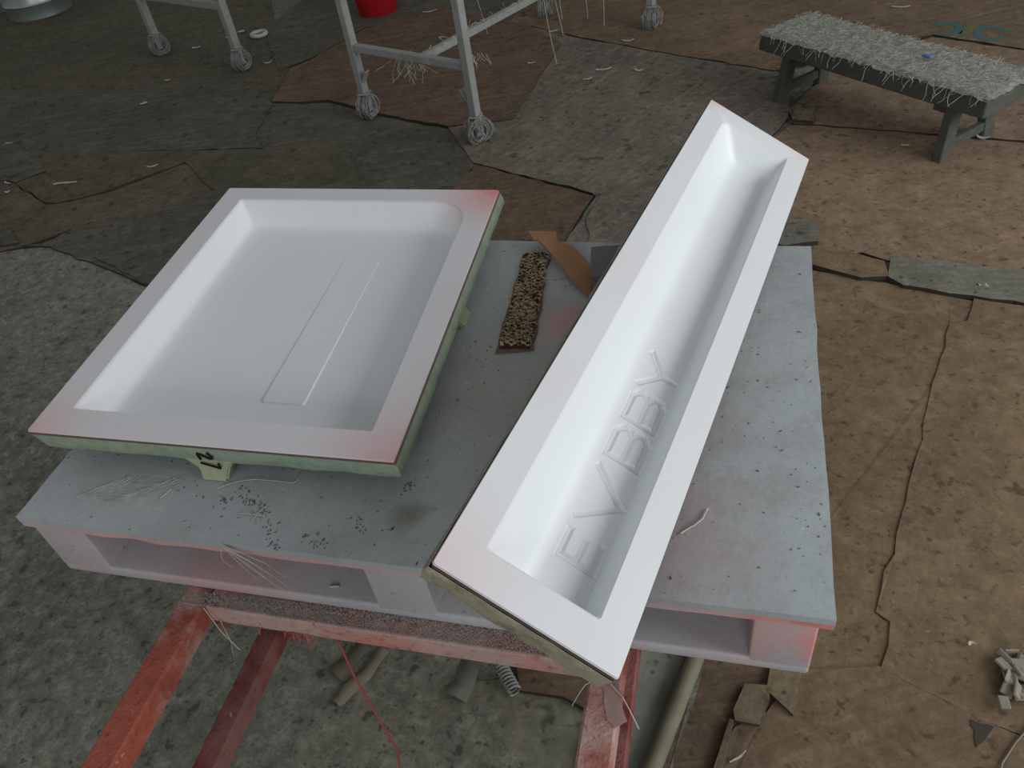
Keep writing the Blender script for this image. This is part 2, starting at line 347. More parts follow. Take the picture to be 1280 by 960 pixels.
sheet('concrete_slab', [(-3.180,1.224),(-2.007,1.495),(-1.679,1.615),(-1.568,1.642),(-1.281,1.548),(-0.965,1.400),(-0.591,1.420),(0.456,0.773),(1.079,0.388),(0.972,-0.143),(0.349,-0.381),(-0.996,-0.591)], f_conc, 0)
sheet('board_piece', [(-2.189,1.787),(-1.864,1.764),(-1.705,1.643),(-1.919,1.577)], f_dim, 3)
# under and in front of the cart
sheet('concrete_slab', [(0.554,0.142),(0.683,0.163),(0.784,0.149),(0.853,0.109),(0.844,-0.053),(0.492,-0.118),(0.482,0.046)], floor_mat('worn_grey_screed', srgb(134, 132, 114), srgb(112, 112, 98), srgb(60, 58, 50), 9, .4, .4), 0)
sheet('board_piece', [(0.678,0.224),(0.868,0.227),(0.849,0.118),(0.794,0.137),(0.706,0.136)], f_rust, 2, .01)
# faded print on the upper right cardboard
par = [o for o in floor.children][10]
def flat(bm, pts, w, z):
    P = [Vector((p[0], p[1])) for p in pts]; L = []
    for i, p in enumerate(P):
        d = (P[min(i+1, len(P)-1)]-P[max(i-1, 0)]).normalized(); n = Vector((-d.y, d.x))*w/2
        L.append((bm.verts.new((p.x+n.x, p.y+n.y, z)), bm.verts.new((p.x-n.x, p.y-n.y, z))))
    for a, b in zip(L, L[1:]): bm.faces.new((a[0], a[1], b[1], b[0]))
bm = BM(); zz = .0156
flat(bm, [(1.910,3.568),(1.953,3.592),(1.993,3.587),(2.007,3.525),(1.988,3.469),(1.954,3.454),(1.910,3.469)], .035, zz)
flat(bm, [(2.183,3.464),(2.162,3.506),(2.120,3.521),(2.075,3.487),(2.057,3.413),(2.083,3.382),(2.125,3.368),(2.162,3.401)], .035, zz)
o = obj('printed_mark', bm, m_teal, par); o['label'] = 'faded teal printed letters on brown cardboard'
bm = BM(); flat(bm, [(2.072,3.547),(2.039,3.502),(2.008,3.448)], .04, zz); o = obj('printed_mark', bm, m_green, par); o['label'] = 'faded green printed stroke'

# ---------------------------------------------------------------- pallet
H = .62
ROT = Matrix.Identity(3)
pallet = thing('pallet', 'wide grey painted pallet speckled with resin carrying both white trays', 'pallet', (0, 0, H-.157))
def strip_poly(x0, x1, y0, y1, jit):
    return [(x0, y0), (x1, y0), (x1, y1), (x0, y1)]
bm = BM(); slab(bm, strip_poly(0, 1.2, .0, .8, 0), H-.012, H, .0009, .05)
deck = obj('deck_board', bm, m_deck, pallet)
bm = BM(); slab(bm, strip_poly(.0, 1.2, .001, .8, 0), H-.024, H-.0122, .0012, .05)
obj('deck_edge', bm, m_deckedge, pallet)['label'] = 'pink dusted lower layer of the pallet deck'
for (x0, x1) in ((.0, .095), (.572, .666), (1.108, 1.186)):
    bm = BM(); bx(bm, ((x0+x1)/2, .4, H-.0835), (x1-x0, .7785, .1175), None, .004, 3)
    obj('stringer', bm, m_pal, pallet, 40)
bm = BM(); bx(bm, (.593, .4, H-.1450), (1.186, .7785, .0235), None, .005, 3); obj('bottom_board', bm, m_pal, pallet, 40)
# crust of dry resin along the front foot of the pallet
bm = BM()
for k in range(1400):
    x = rng(.26, .92); p = Vector((x, rng(-.004, .01)-.006*math.sin(x*7), H-.1555+rng(0, .003)))
    bx(bm, p, (rng(.0006, .0026), rng(.0006, .002), rng(.0006, .002)), Matrix.Rotation(R.random()*6, 3, 'Z'))
obj('resin_crust', bm, m_fuzz, pallet, None, 'stuff')
bm = BM()
for k in range(800):
    x, y = rng(.0, 1.2), rng(0, .8)
    s = rng(.0004, .0013)
    M = Matrix.Rotation(R.random()*6, 3, 'Z'); L = R.choice((1, 1, 2, 4))
    bx(bm, (x, y, H+s*.5), (s*L, s, s), M)
for p in [(0.346,0.098,0.620),(0.355,0.089,0.620),(0.365,0.081,0.620),(0.376,0.075,0.620),(0.384,0.079,0.620),(0.395,0.070,0.620),(0.407,0.056,0.620),(0.421,0.041,0.620),(0.431,0.028,0.620),(0.444,0.014,0.620),(0.454,0.005,0.620),(0.329,0.070,0.620),(0.336,0.073,0.620),(0.491,0.026,0.620),(0.504,0.020,0.620),(0.519,0.015,0.620),(0.556,0.064,0.620),(0.565,0.053,0.620),(0.605,0.053,0.620),(0.608,0.130,0.620),(0.610,0.140,0.620)]:
    for j in range(7): bx(bm, Vector(p)+Vector((R.gauss(0, .0045), R.gauss(0, .0045), .0005)), (rng(.001, .004), .0009, .0009), Matrix.Rotation(R.random()*6, 3, 'Z'))
o = obj('resin_crumb', bm, m_crumb, None, None, 'stuff'); tag(o, 'dark resin crumbs scattered over the grey pallet deck', 'crumbs')
# glass mat patch left on the deck
bm = BM()
pp = [(0.075,0.048,0.620),(0.131,0.091,0.620),(0.238,0.091,0.620),(0.242,0.039,0.620),(0.165,0.040,0.620)]
slab(bm, pp, H+.0002, H+.0012, .002, .02)
for k in range(240):
    a = R.random(); b = R.random()
    p = Vector(pp[0])*(1-a)*(1-b)+Vector(pp[1])*a*(1-b)+Vector(pp[2])*a*b+Vector(pp[4])*(1-a)*b
    ribbon3(bm, strand_pts(p+Vector((0, 0, .002)), (.9+.2*math.cos(a*9), .5+.5*math.sin(b*9), 0), rng(.01, .03), .05, 3), .0003)
for v in bm.verts: v.co.z = max(H+.0002, min(H+.004, v.co.z))
m_mat = simple('pale_matting', srgb(178, 186, 180), .8, .5, 80)
tag(obj('glass_mat_scrap', bm, m_mat), 'pale glass fibre mat scrap stuck on front left pallet corner', 'scrap')

# ---------------------------------------------------------------- red steel cart
cart = thing('steel_cart', 'red paint-spattered steel frame cart under the grey pallet', 'cart', (.59, .25, 0))
zt = H-.1585
XL, XR = .252, .922
def bars(name, mat, segs, w, h):
    for (a, b) in segs:
        bm = BM(); bar(bm, a, b, w, h, .004); obj(name, bm, mat, cart)
zu = zt-.0235
bars('top_rail', m_red, [((XL, -.75, zu), (XL, .72, zu)), ((XR, -.75, zu), (XR, .72, zu))], .047, .047)
m_rail = redsteel('pink_grey_spattered_steel', srgb(198, 160, 152), srgb(178, 158, 154), srgb(196, 104, 80), .55)
bars('cross_rail', m_rail, [((XL+.0235, .004, zu), (XR-.0235, .004, zu))], .046, .044)
bars('cross_rail', m_red, [((XL+.0235, .70, zu), (XR-.0235, .70, zu)), ((XL+.0235, -.73, zu), (XR-.0235, -.73, zu))], .046, .044)
zl = .185
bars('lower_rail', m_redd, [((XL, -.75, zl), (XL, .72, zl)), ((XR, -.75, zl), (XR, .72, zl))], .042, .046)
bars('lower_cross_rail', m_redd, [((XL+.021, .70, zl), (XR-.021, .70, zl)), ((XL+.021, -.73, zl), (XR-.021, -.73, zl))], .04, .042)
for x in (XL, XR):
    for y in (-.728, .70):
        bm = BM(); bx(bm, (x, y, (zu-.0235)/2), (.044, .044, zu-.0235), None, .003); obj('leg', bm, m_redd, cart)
# hanging rags of sprayed resin and fibre on the cart
bm = BM(); pr = [(0.911,-0.032,0.455),(0.931,-0.040,0.455),(0.947,-0.057,0.455),(0.958,-0.091,0.455),(0.944,-0.102,0.455),(0.927,-0.080,0.455)]
slab(bm, [(p[0], p[1]) for p in pr], zt+.0003, zt+.0010, .003, .012, .0002); o = obj('resin_flap', bm, simple('pink_grey_flap', srgb(176, 146, 140), .9, .5, 50), cart); o['label'] = 'torn pinkish resin flap at the cart corner'
bm = BM()
for (x, y, n) in ((.425, -.02, 16), (.29, -.02, 6), (.435, -.02, 14), (.36, -.02, 3)):
    for k in range(n):
        ribbon3(bm, strand_pts((x+R.gauss(0, .008), y, zu-.015), (R.gauss(0, .3), -.05, -1), rng(.008, .03), .2, 4), .0014)
obj('resin_drip', bm, m_red, cart, None, 'stuff')
bm = BM()
for k in range(3200):
    x = rng(XL-.02, XR); y = R.choice((rng(-.016, .002), -.02)); 
    p = Vector((x, -.0175 if R.random() < .35 else rng(-.018, .004), zt+.0005)) if R.random() < .985 else Vector((R.choice((XL, XR))+rng(-.022, .022), rng(-.4, -.02), zt))
    bx(bm, p, (rng(.0006, .0022), rng(.0006, .0018), rng(.0004, .0014)), Matrix.Rotation(R.random()*6, 3, 'Z'))
obj('resin_crust', bm, m_fuzz, cart, None, 'stuff')

# ---------------------------------------------------------------- square tray
lt = thing('shower_tray_mould', 'square white shallow tray with pink-tinged corners and ridged centre panel', 'tray', matrix=Matrix(((0.99937,-0.02763,0.02242,0.28937),(0.02807,0.99942,-0.01948,0.48095),(-0.02187,0.02010,0.99956,0.70500),(0,0,0,1))))
U, V = .308, .3675
Dp = .052
t = .004
bm = BM()
rr = (.07, .004, .004, .004)
rings(bm, [(rrect(-U, U, -V, V, (.003,)*4), -.003), (rrect(-U+.001, U-.001, -V+.001, V-.001, (.003,)*4), 0),
           (rrect(-.259, .258, -.314, .322, (.072, .004, .004, .004)), 0),
           (rrect(-.256, .255, -.312, .319, (.070, .005, .005, .005)), -.003),
           (rrect(-.236, .243, -.285, .292, (.066, .008, .008, .012)), -Dp+.010),
           (rrect(-.2315, .2405, -.280, .287, (.065, .01, .01, .014)), -Dp+.004),
           (rrect(-.224, .236, -.273, .280, (.064, .014, .014, .018)), -Dp+.001),
           (rrect(-.205, .225, -.255, .262, (.062, .02, .02, .02)), -Dp)])
obj('tray_surface', bm, m_gelL, lt, 32)
bm = BM()      # raised centre panel, fading out towards the far end
pts0 = rrect(.018, .097, -.226, .190, (.004, .004, .006, .006)); pts1 = rrect(.0205, .0945, -.2235, .188, (.004, .004, .006, .006))
lift = lambda v: -Dp+.0004+.0022*min(1, max(0, (.188-v)/.12))
vs0 = [bm.verts.new((p[0], p[1], -Dp-.001)) for p in pts0]; vs1 = [bm.verts.new((p[0], p[1], lift(p[1]))) for p in pts1]
m_ = len(vs0)
for k in range(m_): bm.faces.new((vs0[k], vs0[(k+1) % m_], vs1[(k+1) % m_], vs1[k]))
mid0 = [v for v in vs1]; bm.faces.new(vs1)
obj('raised_panel', bm, m_gelL, lt, 20)
bm = BM()
rings(bm, [(rrect(-U-.0005, U+.0005, -V-.0008, V+.0005, (.003,)*4), -.0028), (rrect(-U+.001, U+.002, -V-.0005, V, (.003,)*4), -.0075)], False, False)
obj('rim_edge', bm, m_edge, lt)['label'] = 'thin dark brown line under the white rim'
def dense(u0, u1, v0, v1, r, n=44):
    out = []
    c = [(u1, v1), (u0, v1), (u0, v0), (u1, v0)]
    for i in range(4):
        a, b = c[i], c[(i+1) % 4]
        for k in range(n):
            f = k/n; out.append((a[0]+(b[0]-a[0])*f, a[1]+(b[1]-a[1])*f))
    return out
def skirt(bm, U0, U1, V0, V1, prof, jit):
    vs = []
    def wob(x, y, s): return (math.sin(x*61+s)+math.sin(y*47+2*s)+.6*math.sin(x*130-y*90+s*3)+.5*math.sin(y*170+s))*.55
    for q, (e0, e1, f0, f1, z, j) in enumerate(prof):
        ring = []
        for p in dense(U0-e0, U1+e1, V0-f0, V1+f1, 0):
            ring.append(bm.verts.new((p[0]+j*wob(p[0], p[1], q)+R.gauss(0, j*.15), p[1]+j*wob(p[0], p[1], q+5), z+j*wob(p[0], p[1], q*2+1)+R.gauss(0, j*.15))))
        vs.append(ring)
    m = len(vs[0])
    for a, b in zip(vs, vs[1:]):
        for k in range(m): bm.faces.new((a[k], a[(k+1) % m], b[(k+1) % m], b[k]))
    bm.faces.new(vs[-1]); return vs
bm = BM()
skirt(bm, -U, U, -V, V, [(-.004, .0, 0, 0, -.007, .0003), (-.012, .004, .001, .002, -.018, .0008), (-.022, .005, .001, .002, -.032, .0012), (-.030, .002, -.004, .0, -.040, .0012), (-.040, -.008, -.012, -.01, -.042, .001),
                         (-.05, -.03, -.03, -.03, -.043, .001), (-.052, -.035, -.035, -.035, -.056, .0015), (-.09, -.07, -.07, -.07, -.062, .001)], .001)
obj('fibreglass_shell', bm, m_frp, lt, 50)
def rimz(u, v): return .085-.022*u+.020*v
m_foot = glassmat('yellow_green_foot', srgb(158, 166, 138), srgb(166, 170, 140), srgb(142, 154, 134))
for (u, v, du, dv, lab) in ((-.002, -V+.0155, 0, 1, 1), (-.01, V-.03, 0, 1, 0), (U-.022, .04, 1, 0, 0)):
    h = rimz(u, v); bm = BM()
    wt, wb, tt = .046, .021, .020
    q = []
    lean = .012
    for (w, z, th, ofs) in ((wt*1.02, -.012, .006, .0), (wt, -.034, .0155, .001), (wt*.80, -.044, .0155, .001), (wb*1.25, -.060, .015, .002), (wb*1.05, -h+.0012, .014, -.010)):
        ring = []
        sgn = -1 if (u if du else v) > 0 else 1
        for (a, b) in ((-1, -1), (1, -1), (1, 1), (-1, 1)):
            if dv: ring.append(bm.verts.new((u+a*w, v+sgn*ofs+b*th, z)))
            else: ring.append(bm.verts.new((u+sgn*ofs+b*th, v+a*w, z)))
        q.append(ring)
    for a, b in zip(q, q[1:]):
        for k in range(4): bm.faces.new((a[k], a[(k+1) % 4], b[(k+1) % 4], b[k]))
    bm.faces.new(q[0]); bm.faces.new(q[-1])
    bmesh.ops.bevel(bm, geom=bm.edges, offset=.003, segments=2, affect='EDGES')
    obj('support_foot', bm, m_foot, lt, 60)
# number 27 written by hand, turned sideways
bm = BM()
def wall_stroke(pts, w=.0019):
    P = []
    for (x, z) in pts:
        u = -.013+(x-236)*.0001045*1.02; n = -.0095-(z-165)*.000155
        P.append((u, n))
    for (a, b) in zip(P, P[1:]):
        a = Vector((a[0], a[1])); b = Vector((b[0], b[1])); d = (b-a).normalized(); s = Vector((-d.y, d.x))*w/2; a = a-d*w*.3; b = b+d*w*.3
        vs = []
        for c in (a+s, a-s, b-s, b+s):
            yy = -V-.0048 if c.y > -.03 else -V-.0045
            vs.append(bm.verts.new((c.x, yy, c.y)))
        bm.faces.new(vs)
        vs2 = [bm.verts.new(v.co+Vector((0, .003, 0))) for v in vs]; bm.faces.new(vs2[::-1])
        for k in range(4): bm.faces.new((vs[k], vs2[k], vs2[(k+1) % 4], vs[(k+1) % 4]))
wall_stroke([(425, 190), (475, 255), (470, 272), (420, 272), (310, 225), (255, 212), (255, 240), (268, 300)])
wall_stroke([(238, 352), (330, 372), (420, 392), (520, 415), (518, 345)])
o = obj('number_marking', bm, m_marker, lt); o['label'] = 'black handwritten 27 turned sideways on the green edge'

# ---------------------------------------------------------------- long tray
rt = thing('long_tray_mould', 'long narrow white trough tray with sunk lettering tilted across the pallet', 'tray', matrix=Matrix(((0.85706,0.19461,0.47705,0.97799),(-0.17776,0.98076,-0.08072,0.49794),(-0.48358,-0.01562,0.87516,0.71500),(0,0,0,1))))
UU, VV = .122, .627; D2 = .054
bm = BM()
rings(bm, [(rrect(-.078, .078, -.578, .578, (.01,)*4), -.0585), (rrect(-.085, .0805, -.585, .585, (.01,)*4), -.010), (rrect(-UU+.002, UU-.002, -VV+.002, VV-.002, (.004,)*4), -.0045), (rrect(-UU, UU, -VV, VV, (.004,)*4), -.003), (rrect(-UU+.001, UU-.001, -VV+.001, VV-.001, (.004,)*4), 0),
           (rrect(-.0775, .0775, -.577, .582, (.006, .022, .006, .005)), 0),
           (rrect(-.0755, .0755, -.574, .578, (.006, .022, .006, .005)), -.0025),
           (rrect(-.044, .0735, -.566, .556, (.007, .024, .008, .006)), -.030),
           (rrect(-.030, .0722, -.562, .548, (.008, .022, .009, .006)), -.042),
           (rrect(-.020, .0705, -.559, .542, (.008, .02, .010, .007)), -.049),
           (rrect(-.010, .069, -.555, .532, (.009, .018, .012, .009)), -.0528),
           (rrect(.000, .066, -.545, .515, (.01, .016, .012, .01)), -D2)], True, True)
trough = obj('tray_surface', bm, m_gelR, rt)
# lettering sunk into the trough floor: heads of the letters towards the left wall, read from the near end
def letter_strokes(v0, w, strokes, u0=.007, u1=.0625):
    out = []
    for s in strokes:
        P = [Vector((u0+(u1-u0)*(1-y), v0+w*x)) for (x, y) in s]
        for a, b in zip(P, P[1:]):
            d = (b-a).normalized(); n = Vector((-d.y, d.x)); row = []
            for wd in (.0050, .0128, .0180):      # groove floor, groove mouth, above the surface
                e = d*wd*.5; q = n*wd*.5
                row.append((a-e+q, a-e-q, b+e-q, b+e+q))
            out.append(row)
    return out
def prism(bm, rows):
    R_ = [[bm.verts.new((p.x, p.y, z)) for p in q] for (q, z) in rows]
    bm.faces.new(R_[0][::-1]); bm.faces.new(R_[-1])
    for lo, hi in zip(R_, R_[1:]):
        for k in range(4): bm.faces.new((lo[k], lo[(k+1) % 4], hi[(k+1) % 4], hi[k]))
E_ = [[(.1, .95), (.1, .05)], [(.1, .95), (.9, .95)], [(.1, .5), (.8, .5)], [(.1, .05), (.9, .05)]]
V_ = [[(.02, .98), (.5, .03), (.98, .98)]]
B_ = [[(.06, .03), (.06, .97), (.78, .97), (.95, .8), (.95, .62), (.8, .5), (.97, .36), (.97, .18), (.80, .03), (.06, .03)], [(.1, .5), (.8, .5)]]
Y_ = [[(.02, .97), (.5, .45), (.98, .97)], [(.5, .5), (.5, .04)]]
word = [letter_strokes(v0, w, s) for (s, v0, w) in ((E_, -.500, .050), (V_, -.432, .094), (B_, -.316, .066), (B_, -.238, .066), (Y_, -.160, .076))]
bm = BM(); k_ = 0
for L in word:
    for q in L: k_ += 1; prism(bm, ((q[0], -D2-.0034-k_*.00001), (q[1], -D2), (q[2], -D2+.0026+k_*.00003)))
bmesh.ops.recalc_face_normals(bm, faces=bm.faces)
cm = bpy.data.meshes.new('cut'); bm.to_mesh(cm); bm.free()
cut = bpy.data.objects.new('cut', cm); COL.objects.link(cut); cut.matrix_world = Matrix(((0.85706,0.19461,0.47705,0.97799),(-0.17776,0.98076,-0.08072,0.49794),(-0.48358,-0.01562,0.87516,0.71500),(0,0,0,1)))
md = trough.modifiers.new('engrave', 'BOOLEAN'); md.operation = 'DIFFERENCE'; md.solver = 'EXACT'; md.use_self = True; md.object = cut
dg = bpy.context.evaluated_depsgraph_get(); dg.update()
nm = bpy.data.meshes.new_from_object(trough.evaluated_get(dg))
trough.modifiers.clear(); trough.data = nm
nm.shade_smooth(); nm.set_sharp_from_angle(angle=math.radians(33))
bpy.data.objects.remove(cut); bpy.data.meshes.remove(cm)
for L in word:
    bm = BM()
    for n_, q in enumerate(L): prism(bm, ((q[0], -D2-.0044), (q[0], -D2-.0031-n_*.00001)))
    o = obj('sunk_letter', bm, m_gelR, rt)
bm = BM()
rings(bm, [(rrect(-UU-.0005, UU+.0003, -VV-.001, VV+.0005, (.004,)*4), -.0028), (rrect(-UU+.001, UU-.001, -VV-.001, VV, (.004,)*4), -.007)], False, False)
obj('rim_edge', bm, m_edge, rt)['label'] = 'thin dark brown line under the white rim'
bm = BM()
skirt(bm, -UU, UU, -VV, VV, [(.001, -.004, .002, 0, -.0065, .0004), (.004, -.008, .006, 0, -.014, .001), (.003, -.012, .008, 0, -.026, .0014), (-.004, -.016, 0, -.01, -.031, .001), (-.03, -.035, -.05, -.05, -.034, .001), (-.045, -.037, -.055, -.055, -.060, .001), (-.07, -.05, -.08, -.08, -.0635, .001)], .001)
obj('fibreglass_shell', bm, m_frpR, rt, 50)

# ---------------------------------------------------------------- things on the pallet
# prop block under the raised side of the long tray
bm = BM()
slab(bm, [(.800, .70), (.89, .715), (.90, .625), (.815, .605)], H+.0005, H+.055, .001, .03)
tag(obj('prop_block', bm, m_slate), 'dark grey block propping the raised side of the long tray', 'block')
# cardboard strip with torn honeycomb core
hc = thing('honeycomb_strip', 'strip of torn honeycomb cardboard lying on the pallet between the trays', 'cardboard', (.68, .61, H))
a0, a1 = Vector((.700, .455)), Vector((.678, .748)); ax = (a1-a0).normalized(); nx = Vector((ax.y, -ax.x)); LL = (a1-a0).length
bm = BM(); slab(bm, [a0-nx*.032-ax*.01, a0+nx*.034-ax*.0, a1+nx*.028, a1-nx*.026], H+.0005, H+.004, .0015, .02); obj('backing_sheet', bm, m_cardd, hc)
m_cell = simple('kraft_cell_paper', srgb(198, 180, 148), .95, .7, 90, 0., .45)
bm = BM()
nrow, ncol = 27, 7
for i in range(nrow):
    for j in range(ncol):
        s = (i+.5+(.5 if j % 2 else 0))/nrow*LL*.97; w = -.024+.05*(j+.5)/ncol+R.gauss(0, .0008)
        hh = rng(.008, .013)*(.8 if i > 11 else 1.1); c = a0+ax*(s+.006)+nx*w; rr_ = .0052*rng(.9, 1.2)
        tilt = Vector((R.gauss(0, .0022), R.gauss(0, .0022)))
        lo, hi = [], []
        for k in range(6):
            an = k*math.pi/3+R.gauss(0, .15); d = Vector((math.cos(an), math.sin(an)))*rr_
            lo.append(bm.verts.new((c.x+d.x, c.y+d.y, H+.003))); hi.append(bm.verts.new((c.x+d.x*1.05+tilt.x, c.y+d.y*1.05+tilt.y, H+hh+R.gauss(0, .0015))))
        for k in range(6):
            if R.random() < .93: bm.faces.new((lo[k], lo[(k+1) % 6], hi[(k+1) % 6], hi[k]))
dk = BM(); slab(dk, [a0-nx*.026, a0+nx*.027, a1+nx*.022, a1-nx*.022], H+.004, H+.0065, .001, .02); obj('cell_shade_sheet', dk, simple('cell_shade_paper', srgb(58, 50, 40), .95), hc)  # dark-coloured sheet added under the cells to paint in their inner shade
obj('honeycomb_core', bm, m_cell, hc, None, 'stuff')
bm = BM()
for k in range(110):
    s = rng(.0, LL); c = a0+ax*s+nx*rng(-.03, .03)
    ribbon3(bm, strand_pts((c.x, c.y, H+rng(.008, .020)), (R.gauss(0, 1), R.gauss(0, 1), .1), rng(.006, .016), .5, 3), .0007)
obj('torn_fibre', bm, m_cell, hc, None, 'stuff')
bm = BM()
pc = [(.655, .797), (.712, .793), (.722, .762), (.752, .757), (.793, .712), (.803, .673), (.812, .602), (.685, .755), (.672, .762)]
slab(bm, pc, H+.030, H+.034, .001, .04)
for v in bm.verts:      # leans from the strip down to the deck at its right
    v.co.z -= max(0, (v.co.x-.69))*.235
    if v.co.x < .69: v.co.z -= (.69-v.co.x)*.2
tag(obj('cardboard_flap', bm, m_card), 'bent plain brown cardboard offcut at the back of the pallet', 'cardboard')
# threads
def thread(label, lst, r=.0009, mat=None, name='glass_thread'):
    bm = BM()
    for pts in lst: tube(bm, pts, r, 5)
    return tag(obj(name, bm, mat or m_fibre), label, 'thread')
thread('bent glass thread on the deck right of the 27 foot', [[(0.309,0.094,0.623),(0.334,0.110,0.623),(0.361,0.118,0.623),(0.398,0.119,0.623),(0.427,0.118,0.623),(0.431,0.123,0.623),(0.434,0.145,0.623)]], .0008)
thread('pale loose thread on the deck right of the long tray', [[(1.010,0.101,0.623),(1.017,0.108,0.623),(1.027,0.117,0.623),(1.037,0.129,0.623),(1.043,0.148,0.623)]], .0013)
thread('short pale thread on the deck left of the 27 foot', [[(0.225,0.063,0.623),(0.229,0.073,0.623),(0.233,0.083,0.623)]], .0012)
thread('small tangle of threads below the square tray', [[(0.369,0.053,0.623),(0.394,0.053,0.623),(0.413,0.053,0.623)], [(0.396,0.043,0.623),(0.399,0.059,0.623),(0.407,0.075,0.623)], [(0.387,0.066,0.623),(0.400,0.051,0.623),(0.409,0.038,0.623)]], .0007)
def hang(x, y, z, lst):
    out = []
    for (dx, L, b) in lst:
        out.append([(x+dx*i/6*1.0+b*math.sin(i/6*3.1), y-.006-.004*math.sin(i/2), z-L*i/6) for i in range(7)])
    return out
thread('wisps of glass thread hanging over the front pallet opening', hang(.372, -.001, H+.001, [(.03, .075, .004), (.055, .09, .012), (.075, .088, .018), (.045, .055, .02), (.07, .10, .004), (-.004, .05, -.008)])+[[(.366, -.004, H+.001), (.39, -.006, H-.006), (.43, -.006, H-.03), (.45, -.006, H-.06)]], .00055)
thread('thread hanging off the red cart left of the cross rail', [[(.280, -.022, zt+.0015), (.30, -.035, zt-.04), (.327, -.045, zt-.075)]], .0008)
thread('faint thread dangling under the left cart corner', [[(.296, -.022, zt-.03), (.300, -.03, zt-.08), (.290, -.033, zt-.12)]], .0006)
thread('pale thread poking from the right cart corner', [[(.93, -.045, zt+.003), (.948, -.06, zt+.002), (.958, -.07, zt-.01), (.972, -.085, zt-.03)]], .0009)
thread('pale thread on the left edge of the right cart rail', [[(.904, -.045, zt+.002), (.896, -.05, zt+.001), (.888, -.06, zt-.008), (.880, -.075, zt-.016)]], .0008)
thread('short white stub lying inside the front pallet opening', [[(.485, .03, H-.131), (.50, .033, H-.131)]], .0016)
thread('thin red cord trailing from the cart to the floor', [[(.50, -.02, zu-.02), (.515, -.04, zu-.09), (.53, -.05, .22), (.545, -.06, .14), (.55, -.09, .06), (.555, -.12, .015), (.54, -.2, .01)]], .0022, m_redcord, 'cord')

# ---------------------------------------------------------------- pole and scraps under the cart
bm = BM(); q = [(1.040,0.264,0.030),(0.975,0.028,0.030)]
d = (Vector(q[1])-Vector(q[0])); tube(bm, [Vector(q[0])-d*.9, Vector(q[0]), Vector(q[1]), Vector(q[1])+d*.9], .017, 12)
m_pole = simple('grimy_pole', srgb(122, 120, 100), .7, .6, 22)
tag(obj('pole', bm, m_pole, None, 40), 'grimy pale round pole lying on the floor right of the cart', 'pole')
def curl(label, P, w, mat, h=.03, name='scrap_strip', twist=1.2):
    bm = BM(); P = [Vector(p) for p in P]; n = 14; L = []
    for i in range(n+1):
        f = i/n*(len(P)-1); k = min(int(f), len(P)-2); p = P[k].lerp(P[k+1], f-k)
        d = (P[k+1]-P[k]).normalized(); s = Vector((-d.y, d.x, 0)); a = .25*math.sin(f*twist*2)
        o1 = (s*math.cos(a)+Vector((0, 0, math.sin(a))))*w/2
        ring = []
        for (q1, zz_) in ((-1, .002), (-.4, .010), (.4, .010), (1, .002), (.4, .006), (-.4, .006)):
            ring.append(bm.verts.new(p+o1*q1+Vector((0, 0, zz_+abs(o1.z)))))
        L.append(ring)
    for a, b in zip(L, L[1:]):
        for k in range(6): bm.faces.new((a[k], a[(k+1) % 6], b[(k+1) % 6], b[k]))
    bm.faces.new(L[0]); bm.faces.new(L[-1][::-1])
    return tag(obj(name, bm, mat, None, 50), label, 'scrap')
m_scr = simple('dirty_scrap', srgb(138, 130, 110), .9, .6, 30)
curl('curled pale scrap strip on dark floor below the left cart bay', [(0.400,0.183,0.004),(0.387,0.130,0.004),(0.361,0.087,0.004),(0.343,0.053,0.004)], .03, m_scr)
curl('flat dark scrap strip just left of the curled pale one', [(0.358,0.187,0.004),(0.340,0.149,0.004),(0.320,0.108,0.004)], .04, simple('grey_scrap', srgb(110, 106, 92), .9, .6, 30))
curl('broad grey scrap below the middle of the cart', [(0.594,0.185,0.004),(0.591,0.146,0.004),(0.583,0.102,0.004)], .05, simple('pale_grey_scrap', srgb(122, 122, 112), .9, .6, 30))
bm = BM(); pts = []
q = [(0.659,0.179,0.020),(0.699,0.132,0.020)]
a, b = Vector(q[0]), Vector(q[1]); dd = (b-a); s_ = dd.normalized().cross(Vector((0, 0, 1)))
for i in range(70):
    f = i/69; pts.append(a+dd*f+s_*.012*math.cos(f*50)+Vector((0, 0, .012*math.sin(f*50)-.003)))
tube(bm, pts, .0028, 6); tag(obj('coil_spring', bm, m_fibred, None, 60), 'small grey coiled spring on the floor under the cart', 'spring')

